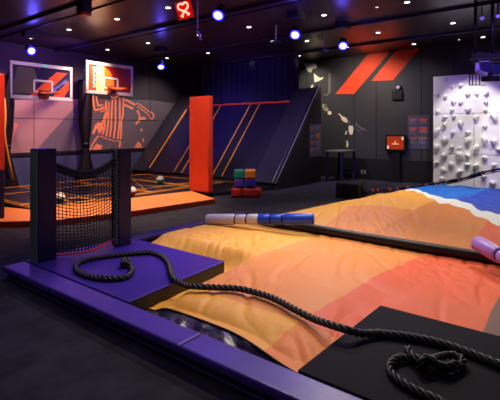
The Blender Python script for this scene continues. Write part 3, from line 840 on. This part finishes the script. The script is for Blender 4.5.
ks = thing('info_screen', (XW-0.1,5.0,0), 'orange display screen on a black stand against the right wall', 'screen')
c0 = rx(387.5,149,0.12); c1 = rx(404,136.5,0.12); xk = c0.x
MB().box((xk-0.03,c1.y-0.06,c0.z-0.06),(xk+0.05,c0.y+0.06,c1.z+0.06)).build('bezel', M['black'], ks, bevel=0.01)
ds = MB().box((xk-0.036,c1.y,c0.z),(xk-0.028,c0.y,c1.z)).build('display', M['screen'], ks)
ym, zm = (c0.y+c1.y)/2, (c0.z+c1.z)/2
mb = MB().prism([(xk-.037,ym+.03,zm),(xk-.037,ym,zm+.07),(xk-.037,ym-.03,zm)], (-.003,0,0))
mb.box((xk-.04,ym-.11,zm-.05),(xk-.037,ym+.11,zm-.02))
for (yy,zz) in ((c1.y+.03,c1.z-.06),(c0.y-.03,c0.z+.06)): mb.box((xk-.04,yy-.03,zz-.05),(xk-.037,yy+.03,zz+.05))
build_pieces(mb,'icon', M['screen_white'], ds)
MB().box((xk+0.0,ym-0.12,0.03),(xk+0.1,ym+0.12,c0.z-0.06)).build('stand', M['black'], ks)
MB().box((xk-0.12,ym-0.2,0.0),(xk+0.1,ym+0.2,0.03)).build('foot_plate', M['black'], ks)

sp = thing('wall_speaker', (XW,5.0,2.3), 'small black wall speaker with a round light below the stripes', 'speaker')
s0 = rx(392.5,100,0); s1 = rx(403,90,0)
MB().box((XW-0.08,s1.y,s0.z),(XW-0.001,s0.y,s1.z)).build('cabinet', M['black'], sp, bevel=0.01)
sc = rx(398,87.5,0.1)
lh = MB().cyl((XW-0.08,sc.y,sc.z),(XW-0.001,sc.y,sc.z),0.09,18).build('lamp_housing', M['metal'], sp, smooth=True)
MB().cyl((XW-0.09,sc.y,sc.z),(XW-0.079,sc.y,sc.z),0.06,18).build('lens', M['rig_lilac'], lh, smooth=True)
so = rx(363.5,172,0.02)
t = thing('wall_socket', (XW-0.02,so.y,so.z), 'small pale socket plate low on the black wall base', 'socket')
MB().box((XW-0.035,so.y-0.09,so.z-0.06),(XW-0.0205,so.y+0.09,so.z+0.06)).build('plate', M['poster_line'], t, bevel=0.005)
MB().box((XW-0.04,so.y-0.03,so.z-0.02),(XW-0.034,so.y+0.03,so.z+0.02)).build('outlet', M['black'], t)

# tall table by the slope
tb = thing('bar_table', (12.4,6.2,0), 'tall narrow grey topped table beside the slope end panel', 'table')
MB().box((11.95,5.85,0.93),(12.9,6.45,0.97)).build('tabletop', M['desk_top'], tb, bevel=0.006)
for x in (12.0,12.85):
    for y in (5.9,6.4):
        MB().box((x-.035,y-.035,0),(x+.035,y+.035,0.93)).build('leg', M['bluecase'], tb)
MB().box((12.85,5.92,0.28),(12.88,6.38,0.32)).build('crossbar', M['metal'], tb)
# black box on the carpet
bx = thing('floor_speaker', (9.5,4.43,0), 'squat black box standing on the carpet behind the bag', 'box')
MB().box((9.27,4.14,0.0),(9.72,4.72,0.36)).build('cabinet', M['black_vinyl'], bx, bevel=0.015)
MB().box((9.255,4.2,0.05),(9.27,4.66,0.31)).build('front_panel', M['black'], bx)
MB().cyl((9.52,4.125,0.18),(9.52,4.14,0.18),0.10,18).build('cone', M['metal'], bx, smooth=True)

# foam blocks
def fblock(name, px0, py0, px1, py1, d, m, label, rnd=False):
    a = at_depth(px0,py1,d); b = at_depth(px1,py1,d); top = at_depth(px0,py0,d)
    c = (a+b)/2; w = (b-a).length; h = top.z-a.z
    rot = Matrix.Rotation(math.atan2((b-a).y,(b-a).x),3,'Z')
    mb = MB().box((c.x-w/2,c.y-w/2 if w < .35 else c.y-.13,a.z),(c.x+w/2,c.y+w/2 if w < .35 else c.y+.13,a.z+h),R=rot,piv=(c.x,c.y,a.z))
    o = mb.build(name, m, bevel=0.045 if not rnd else 0.075, seg=4)
    tag(o, label, 'foam block', 'foam blocks stacked beside the pillar')
    return o
D = 10.3
fblock('foam_block',231.2,187.2,242.2,197.1,D,M['blk_red'],'orange red foam block at the lower left of the stack',True)
fblock('foam_block',242.6,187.2,261.5,197.1,D,M['blk_red'],'long red foam block at the lower right of the stack',True)
fblock('foam_block',234.4,178.5,243.6,187.1,D,M['blk_purple'],'purple foam block in the middle row under the teal one')
fblock('foam_block',245,178.5,255.6,187.1,D,M['blk_blue'],'blue foam block in the middle row under the orange one')
fblock('foam_block',234,169.3,244.2,178.4,D,M['teal'],'teal foam block on top of the purple one')
fblock('foam_block',244.8,169.3,256,178.4,D,M['blk_orange'],'orange foam block on top of the blue one')

# ------------------------------------------------------------------ climbing wall
CX = 12.8
cw = thing('climbing_wall', (CX,1.5,0), 'white climbing wall dotted with white holds at the right', 'climbing wall')
yl0 = on_x(433.2,130,CX).y; ztop = on_x(433.2,76.8,CX).z
MB().box((CX,-2.6,0.0),(CX+0.25,yl0,ztop)).build('panel', M['climb'], cw, bevel=0.008)
mb = MB()
zj = on_x(460,113.5,CX).z
mb.box((CX-0.003,-2.6,zj-0.006),(CX+0.002,yl0,zj+0.006))
zj2 = on_x(460,154,CX).z
mb.box((CX-0.003,-2.6,zj2-0.005),(CX+0.002,yl0,zj2+0.005))
for px in (474,):
    yj = on_x(px,130,CX).y; mb.box((CX-0.003,yj-0.006,0),(CX+0.002,yj+0.006,zj))
mb.build('panel_joint', M['poster_line'], cw)
holds = [(430,95),(437,95.5),(446,97,),(468,95),(477,94.5),(486,94.5),(486,103),(445,79.5),(453,86.5),(461,86),(454,102.5),(461,103),(469,79),
 (438,112),(445,118),(452.5,110.5),(454,117),(468,110,1),(476,118.5,1),(485.5,110.5),(494.5,118,2),(445,125.5,1),(461,124.5,1),(485,126.5),(437,133,2),(453,133),(468,133.5,1),(468,142,3),(445,141,2),(485,141.5,2),(494,142.5,1),(437,148.5,2),(452,148),(459.5,149),(476,150,2),(444,156.5,1),(460,156.5,2),(468,156.5,1),(485,158.5),(499,150),
 (452,165.5,1),(468,165),(476,166.5,1),(436.5,163.5),(444,171,1),(459.5,173,2),(443,179.5,1),(484,177),(493,184,1),(494,166)]
rnd = random.Random(4)
def hold(y, z, s):
    # lump: broad flat top, tapering downward, protruding from the panel
    mb = MB(); n = 9; w = (0.105+0.035*rnd.random())*(0.85+0.2*s); h = (0.13+0.05*rnd.random())*(0.8+0.35*s); d = 0.075+0.035*rnd.random()+0.015*s; sk = rnd.uniform(-.3,.3)
    rings = [(1.0,0.0),(0.92,0.45),(0.62,0.85),(0.2,1.0)]
    for sc_, dd in rings:
        for k in range(n):
            a = 2*math.pi*k/n + 0.3
            yy = math.cos(a); zz = math.sin(a)
            ww = w*(0.75 + 0.35*zz) if True else w
            mb.v.append(Vector((CX - dd*d, y + sc_*yy*ww*0.5*1.5 + sk*zz*h*0.4, z + sc_*zz*h*0.55 + dd*h*0.18)))
    for i in range(len(rings)-1):
        for k in range(n): mb.f.append([i*n+k,i*n+(k+1)%n,(i+1)*n+(k+1)%n,(i+1)*n+k]); mb.mi.append(0)
    mb.f.append([(len(rings)-1)*n+k for k in range(n)]); mb.mi.append(0)
    mb.build('climbing_hold', M['hold'], cw, smooth=False)
for h_ in holds:
    if h_[0] < 434.5: continue
    p = on_x(h_[0], h_[1], CX); hold(p.y, p.z, h_[2] if len(h_) > 2 else 0)
for i in range(30): hold(rnd.uniform(-2.3,1.75), rnd.uniform(0.5,ztop-0.2), rnd.choice((0,1,2)))

# float rope along the far side of the bag
fr_pts_px = [(366,193.5,10.1),(372,190.4,10.0),(378,189.8,9.9),(390,189,9.7),(398,188.2,9.6),(408,187.4,9.5),(426,185,9.2),(446,181.8,8.9),(460,179.2,8.8),(471,176.2,8.6),(483,172.5,8.5),(493,170.2,8.4),(504,168,8.3),(530,161.5,8.1)]
fp = [at_depth(x,y,d) for x,y,d in fr_pts_px]
fr_ = thing('float_rope', fp[0], 'indigo rope threaded with orange floats along the far edge of the bag', 'rope')
MB().tube(catmull(fp,0.05), 0.018, 8).build('cord', M['dark_rope'], fr_, smooth=True)
MB().tube([p+Vector((0,0.02,-0.05)) for p in catmull(fp,0.05)][30:], 0.012, 6).build('cord', M['dark_rope'], fr_, smooth=True)
cur = catmull(fp,0.02)
def nearest(px):
    best = min(cur, key=lambda p: abs((250+FPX*(SS*p.x-CC*p.y)/(CC*p.x+SS*p.y))-px)); return best
fl = [373,379,390,398,408,427,437.5,447,460.5,468.5,483,493]
for i, px in enumerate(fl):
    c = nearest(px); MB().sphere(c, 0.036, 12, scale=(1,1.2,0.9)).build('float', M['float_orange'], fr_, smooth=True)
for a,b in ((379,390),(398,408),(410,424),(428,436),(448,459),(470,482)):
    seg = [p for p in cur if a < 250+FPX*(SS*p.x-CC*p.y)/(CC*p.x+SS*p.y) < b]
    if len(seg) > 2: MB().tube(seg[::2], 0.032, 8).build('foam_sleeve', M['dark_rope'], fr_, smooth=True)

# ------------------------------------------------------------------ downlights
DL = [((31.5,38),'above the left backboard, nearest the left wall'),((69,29.5),'between the two backboards along the ceiling'),((117,19),'in the brown lit planks left of the red sign'),((107.5,49.5),'just above the right backboard'),((168,7.5),'beside the glowing red sign on its left'),((148,43),'left of the blue light over the striped mural'),((167,58),'close above the blue light by the far corner'),((199,35),'beside the small ceiling bracket'),((208,53),'near the corner of the navy curtain'),((249,27),'between the two central blue lights'),((324,15),'brightest one over the wavy ceiling boards'),((307,41),'right of the blue light above the white wall print'),((299,55.6),'nearest the white wall print'),((251,60),'over the navy curtain behind the slope'),((407,2),'at the top edge of the picture near the right'),((378,32.5),'above the longer slanted stripe'),((453,23),'left of the hanging rig poles'),((414,44),'at the top of the shorter slanted stripe'),((483,37),'between the two poles of the hanging rig'),((377,7),'dim, near the top edge'),((459,39.5),'dim, above the climbing wall')]
src = None
for (px,py), lab in DL:
    p = on_z(px,py,CEIL); dim = lab.startswith('dim')
    L_ = ('dim small recessed downlight ' + lab[5:]) if dim else 'round white recessed downlight ' + lab
    t = thing('downlight', (p.x,p.y,CEIL), L_, 'ceiling light', 'recessed ceiling downlights')
    r = 0.030 if dim else 0.052
    MB().lathe((p.x,p.y,CEIL), (0,0,-1), [(0.0005,r+0.02),(0.004,r+0.018),(0.005,r)], 20).build('trim_ring', M['metal'], t, smooth=False)
    MB().cyl((p.x,p.y,CEIL-0.0055),(p.x,p.y,CEIL-0.009),r,20).build('lens', M['lamp_dim'] if dim else M['lamp'], t)

# ------------------------------------------------------------------ blue stage lights
def add_light(kind, loc, tgt, col, watts, size=60, blend=0.6, rad=0.06, name='lamp'):
    ld = bpy.data.lights.new(name, kind); ld.energy = watts; ld.color = col
    if kind == 'SPOT': ld.spot_size = math.radians(size); ld.spot_blend = blend; ld.shadow_soft_size = rad
    elif kind == 'AREA': ld.size = rad
    else: ld.shadow_soft_size = rad
    o = bpy.data.objects.new(name, ld); COL.objects.link(o); o.location = loc
    if tgt is not None: o.rotation_euler = (Vector(tgt)-Vector(loc)).to_track_quat('-Z','Y').to_euler()
    return o
BLUE = (0.05,0.04,1.0)
def stage_light(px, py, z, tgt, label, watts=70, size=70, r=0.085, glow=9):
    c = on_z(px,py,z); tgt = Vector(tgt); d = (tgt-c).normalized()
    t = thing('stage_light', (c.x,c.y,z), label, 'stage light', 'blue stage lights')
    back = c - d*0.26
    hd = MB().lathe(back, d, [(0,0.06),(0.03,0.085),(0.16,0.09),(0.2,0.105),(0.255,0.11)], 20).build('head', M['bluecase'], t, smooth=True)
    MB().cyl(c-d*0.008, c+d*0.002, r*1.25, 24).build('halo_ring', M['bluehalo'], hd)
    MB().cyl(c-d*0.004, c+d*0.006, r*0.92, 20).build('lens', M['bluelens'], hd)
    mid = c - d*0.14; sd = d.cross(Vector((0,0,1))).normalized()
    mb = MB()
    for s_ in (-1,1): mb.bar(mid+sd*s_*0.13, Vector((mid.x,mid.y,0))+sd*s_*0.13+Vector((0,0,CEIL-0.12)), 0.03, 0.06)
    mb.box((mid.x-0.15,mid.y-0.12,CEIL-0.14),(mid.x+0.15,mid.y+0.12,CEIL-0.001))
    mb.build('yoke', M['bluecase'], t)
    add_light('SPOT', c+d*0.02, tgt, BLUE, watts, size, 0.7, 0.05, 'stage_beam')
    add_light('POINT', c+d*0.20+Vector((0,0,0.02)), None, (0.10,0.07,1.0), glow, rad=0.09, name='added_lens_glow')  # point light added to give the ceiling its blue glow and streaks
stage_light(31.5,51,3.55,(4.5,6.0,1.2),'blue stage light glowing above the left backboard')
stage_light(218,15.5,3.6,(2.6,4.0,0.2),'blue stage light nearest the red sign, large and bright', 150, 50)
stage_light(161,67,3.45,(7.0,8.0,0.5),'blue stage light over the striped mural near the far corner')
stage_light(295,35,3.55,(4.5,3.5,0.6),'left one of the two blue stage lights near the slanted stripes', 60)
stage_light(343,46,3.5,(6.0,3.0,0.6),'right one of the two blue stage lights, beside the longer slanted stripe', 60)

# red neon sign
nb = on_z(184.5,10,3.62)
ns = thing('neon_sign', nb, 'glowing red square sign with a looped crossed figure hanging from the ceiling', 'sign')
fd = Vector((-CC,-SS,-0.15)).normalized(); rt = Vector((SS,-CC,0)); upv = rt.cross(-fd).normalized()
if upv.z < 0: upv = -upv
ang = math.radians(14); rt2 = rt*math.cos(ang)-upv*math.sin(ang)*-1; 
rt2 = (rt*math.cos(ang)+upv*math.sin(ang)).normalized(); up2 = (upv*math.cos(ang)-rt*math.sin(ang)).normalized()
nP = lambda u,v,o=0: nb + rt2*u + up2*v + fd*o
MB().prism([nP(-.13,-.14,-.05),nP(.13,-.14,-.05),nP(.13,.14,-.05),nP(-.13,.14,-.05)], fd*0.1).build('box', M['neonbox'], ns, bevel=0.01)
mb = MB()
loop = [(-.06,-.10),(-.02,-.05),(.03,-.01),(.075,.03),(.075,.085),(.035,.11),(-.0,.085),(-.035,.105),(-.08,.085),(-.085,.03),(-.04,-.005),(.0,-.03),(.05,-.075),(.07,-.10)]
mb.tube(catmull([nP(u,v,.065) for u,v in loop],0.008), 0.015, 8).tube([nP(.035,-.105,.065),nP(.07,-.07,.065)],0.015,8).tube([nP(-.075,-.085,.065),nP(-.04,-.115,.065)],0.015,8)
mb.build('neon_tube', M['neon'], ns, smooth=True)
MB().cyl(nb+Vector((0,0,0.12)), (nb.x,nb.y,CEIL), 0.012, 8).build('hanger', M['metal'], ns)
# small ceiling bracket right of sign
cb = on_z(197.5,27,3.55)
t = thing('ceiling_bracket', cb, 'small metal ceiling bracket with pipe arm right of the red sign', 'bracket')
MB().cyl((cb.x,cb.y,3.5),(cb.x,cb.y,CEIL),0.014,8).build('drop_pipe', M['rig_lilac'], t)
MB().cyl(cb+rt*0.12-Vector((0,0,.06)), cb-rt*0.12-Vector((0,0,.06)), 0.016, 8).build('cross_pipe', M['bluecase'], t)
MB().bar(cb-Vector((0,0,.08)), cb+rt*0.07-Vector((0,0,.24)), 0.05,0.05).build('clamp', M['rig_lilac'], t)
# loudspeaker on the ceiling, above the right backboard
p = on_z(84,7,3.7)
t = thing('ceiling_speaker', p, 'dark ceiling speaker with a reddish front at the upper left', 'speaker')
MB().box((p.x-.09,p.y-.10,p.z-.10),(p.x+.09,p.y+.10,p.z+.12)).build('cabinet', M['bluecase'], t, bevel=0.015)
MB().box((p.x-.085,p.y-.095,p.z-.15),(p.x+.085,p.y+.095,p.z-.10)).build('grille', M['red_mat'], t, bevel=0.01)
MB().cyl((p.x,p.y,p.z+.12),(p.x,p.y,CEIL),0.02,8).build('bracket', M['metal'], t)
# two dim blue fittings
for (px,py,lab) in ((276,40,'small dark ceiling fitting with a blue rim left of the stage lights'),(324,49,'small dark ceiling fitting with a blue rim beside the longer stripe')):
    p = on_z(px,py,3.7)
    t = thing('ceiling_fitting', p, lab, 'ceiling fitting')
    MB().cyl((p.x,p.y,p.z),(p.x,p.y,CEIL),0.02,10).build('drop_pipe', M['rig_lilac'], t)
    MB().lathe(p, (0,0,-1), [(0,0.03),(0.03,0.13),(0.07,0.14),(0.09,0.05)], 18).build('saucer', M['bluecase'], t, smooth=True)

# ------------------------------------------------------------------ hanging rig at top right
R0 = at_depth(484,70,8.2)
rg = thing('lighting_rig', (R0.x,R0.y,2.4), 'black hanging lighting rig in front of the climbing wall at top right', 'lighting rig')
def ry(px,py,d=8.2): return at_depth(px,py,d)
for px in (475.5,492.5):
    a = ry(px,56); MB().cyl(a,(a.x,a.y,CEIL),0.028,10).build('pole', M['metal'], rg, smooth=True)
mb = MB()
mb.bar(ry(470,57),ry(512,55),0.10,0.09).bar(ry(472,62),ry(512,61),0.05,0.04).bar(ry(471,54,8.5),ry(512,52.5,8.5),0.06,0.06)
mb.build('crossbar', M['black'], rg)
a, b = ry(478.5,74), ry(489,62)
MB().bar((ry(479,67.5)),ry(490,67.0),0.16,0.20).build('projector', M['bluecase'], rg, bevel=0.01)
MB().bar(ry(490,70.5),ry(512,70),0.18,0.2).build('projector', M['bluecase'], rg, bevel=0.01)
mb = MB().bar(ry(478,62),ry(478,72.5),0.03,0.10,up=rt).bar(ry(478,62.2),ry(488,61.8),0.10,0.025).bar(ry(478,71,8.0),ry(485,75.5,8.0),0.12,0.05)
mb.build('bracket', M['rig_lilac'], rg)
MB().bar(ry(482.5,78.6,8.05),ry(515,78.2,8.05),0.12,0.10).build('lower_bar', M['black'], rg, bevel=0.01)
mb = MB()
for px in (469.5,472.5,476,479.5): mb.bar(ry(px,74.5),ry(px,85),0.014,0.014,up=rt)
for py in (74.5,85): mb.bar(ry(469,py),ry(486,py+.2),0.014,0.014)
mb.build('cage', M['metal'], rg)
for i,(px,py,lab) in enumerate(((482,20,'violet heart shaped ceiling lamp just right of the first rig pole'),(498,18,'violet ceiling lamp at the right edge beyond the rig pole'))):
    p = on_z(px,py,3.72)
    t = thing('violet_lamp', p, lab, 'ceiling lamp', 'violet lamps by the rig')
    MB().lathe(p+Vector((0,0,.06)), (0,0,-1), [(0,.022),(.015,.04),(.035,.04),(.055,.02),(.065,.005)], 16).build('shade', M['violet_lens'], t, smooth=True)
    MB().cyl(p+Vector((0,0,.06)),(p.x,p.y,CEIL),0.012,8).build('stem', M['metal'], t)

# ------------------------------------------------------------------ lighting
WARM = (1.0,0.88,0.68); PINK = (1.0,0.55,0.45); VIO = (0.32,0.18,1.0)
Z = CEIL-0.06
def spot(x, y, tx, ty, tz, col, w, sz, rad=0.07, z=Z, nm='fill_spot', bl=0.8): return add_light('SPOT',(x,y,z),(tx,ty,tz),col,w,sz,bl,rad,nm)  # fill spots under the ceiling, separate from the downlight fixtures
# bag
spot(5.7,5.2,4.3,2.9,0.2,WARM,600,75); spot(8.2,4.4,6.9,2.8,0.2,WARM,380,85); spot(6.0,2.8,3.5,1.9,0.2,WARM,360,75); spot(8.4,1.2,6.8,1.3,0.3,WARM,380,85)
spot(2.0,0.2,4.4,2.8,0.2,VIO,35,70,nm='violet_fill')  # violet spot added to tint the folds facing the camera
spot(4.2,3.6,3.4,2.4,0.1,WARM,230,75); spot(5.2,4.2,5.0,4.1,0.2,(1.0,0.9,0.8),170,70)  # added to brighten the near left bag and the pale stick
# climbing wall
for yy_ in (2.45,1.0,-0.6): spot(11.25,yy_,12.8,yy_+0.1,1.0,(1.0,0.95,0.84),300,60,0.015,bl=0.5)
spot(7.5,0.5,12.8,2.4,1.5,VIO,400,48,nm='violet_fill')
# fill spots added for the pads and the near post's left face
spot(1.6,4.2,2.5,4.0,0.1,VIO,45,80,nm='violet_fill'); spot(2.4,1.2,2.1,2.1,0.1,(0.66,0.5,1.0),32,65); spot(0.6,2.9,2.3,4.6,0.8,(0.8,0.9,0.85),60,40)
spot(0.2,0.2,1.2,2.2,0,(0.9,0.85,1.0),60,110)
# carpet: spots added for general light
spot(8.0,6.2,8.6,5.6,0,(0.95,0.9,1.0),120,110); spot(10.4,5.0,11.0,5.0,0,(1.0,0.92,0.85),120,100); spot(3.0,6.3,3.4,6.2,0,(0.8,0.75,1.0),60,100)
# court
spot(5.7,6.9,5.4,7.3,0,(1.0,0.74,0.45),800,70); spot(3.6,7.0,3.4,8.2,0,(1.0,0.45,0.42),330,75); spot(6.2,9.9,6.3,9.9,0,(1.0,0.72,0.5),420,110)
spot(5.5,6.3,7.5,7.5,1.3,(1.0,0.8,0.65),330,50)
# left wall, boards
spot(7.2,10.6,7.3,12.8,1.2,PINK,420,100,nm='wall_wash',z=3.7); spot(4.9,11.1,4.8,12.8,1.2,PINK,270,100,nm='wall_wash',z=3.5)
spot(10.3,10.7,10.3,12.8,1.6,(1.0,0.75,0.7),200,90,nm='wall_wash',z=3.7)
spot(6.5,8.8,6.6,10.3,3.05,(1.0,0.72,0.42),120,34,nm='board_wash'); spot(4.6,8.9,5.1,10.6,2.8,(0.75,0.5,1.0),110,60,nm='board_wash')
spot(6.2,10.4,6.2,12.8,2.9,(0.45,0.15,1.0),160,130,nm='violet_wash',z=3.6)  # violet fill added for the upper wall
# right wall
spot(11.5,5.6,13.3,5.9,2.3,(1.0,0.84,0.68),300,110,nm='wall_wash'); spot(12.0,7.6,13.3,7.6,2.6,(1.0,0.9,0.75),160,85,nm='wall_wash'); spot(11.6,4.2,13.3,4.3,1.8,(0.9,0.88,1.0),110,100,nm='wall_wash')
# slope: spots added to lift the dark beds and stripes
spot(8.2,9.6,11.0,10.2,1.4,(0.25,0.18,1.0),520,70,nm='violet_wash'); spot(8.0,7.0,11.0,7.0,1.4,(0.5,0.4,1.0),320,60,nm='violet_wash')
spot(7.5,10.8,10.9,12.0,1.4,(1.0,0.85,0.65),70,60,nm='fill_spot'); spot(9.6,4.6,10.9,6.55,1.2,(0.6,0.5,1.0),60,70,nm='violet_wash')
spot(9.5,9.0,12.0,9.3,3.2,(0.15,0.1,1.0),70,90,nm='blue_wash',z=3.3)
spot(7.9,8.9,10.9,8.9,1.3,(1.0,0.78,0.55),120,62); spot(8.6,6.2,10.2,7.0,0.6,BLUE,60,45,nm='blue_wash')
# added amber spot, no lamp of its own, warms planks by the ceiling speaker
add_light('SPOT',(5.75,8.3,3.55),(5.75,9.0,CEIL),(1.0,0.42,0.2),18,120,0.9,0.05,'added_amber_spot')
w = bpy.data.worlds.new('dark_room'); SC.world = w; w.use_nodes = True
w.node_tree.nodes['Background'].inputs[0].default_value = (0.05,0.04,0.09,1); w.node_tree.nodes['Background'].inputs[1].default_value = 0.3

# ------------------------------------------------------------------ camera and view
cd = bpy.data.cameras.new('camera'); cam = bpy.data.objects.new('camera', cd); COL.objects.link(cam)
cam.location = (0,0,CH); cam.rotation_euler = (math.radians(90),0,YAW-math.radians(90))
# forward is (CC, SS, 0)
cd.sensor_fit = 'HORIZONTAL'; cd.sensor_width = 36; cd.lens = 36*FPX/500
cd.shift_y = -70/500; cd.clip_start = 0.05; cd.clip_end = 100
SC.camera = cam
SC.view_settings.view_transform = 'Standard'; SC.view_settings.look = 'None'
SC.view_settings.gamma = 1; SC.view_settings.use_curve_mapping = False
SC.view_settings.exposure = 0.0
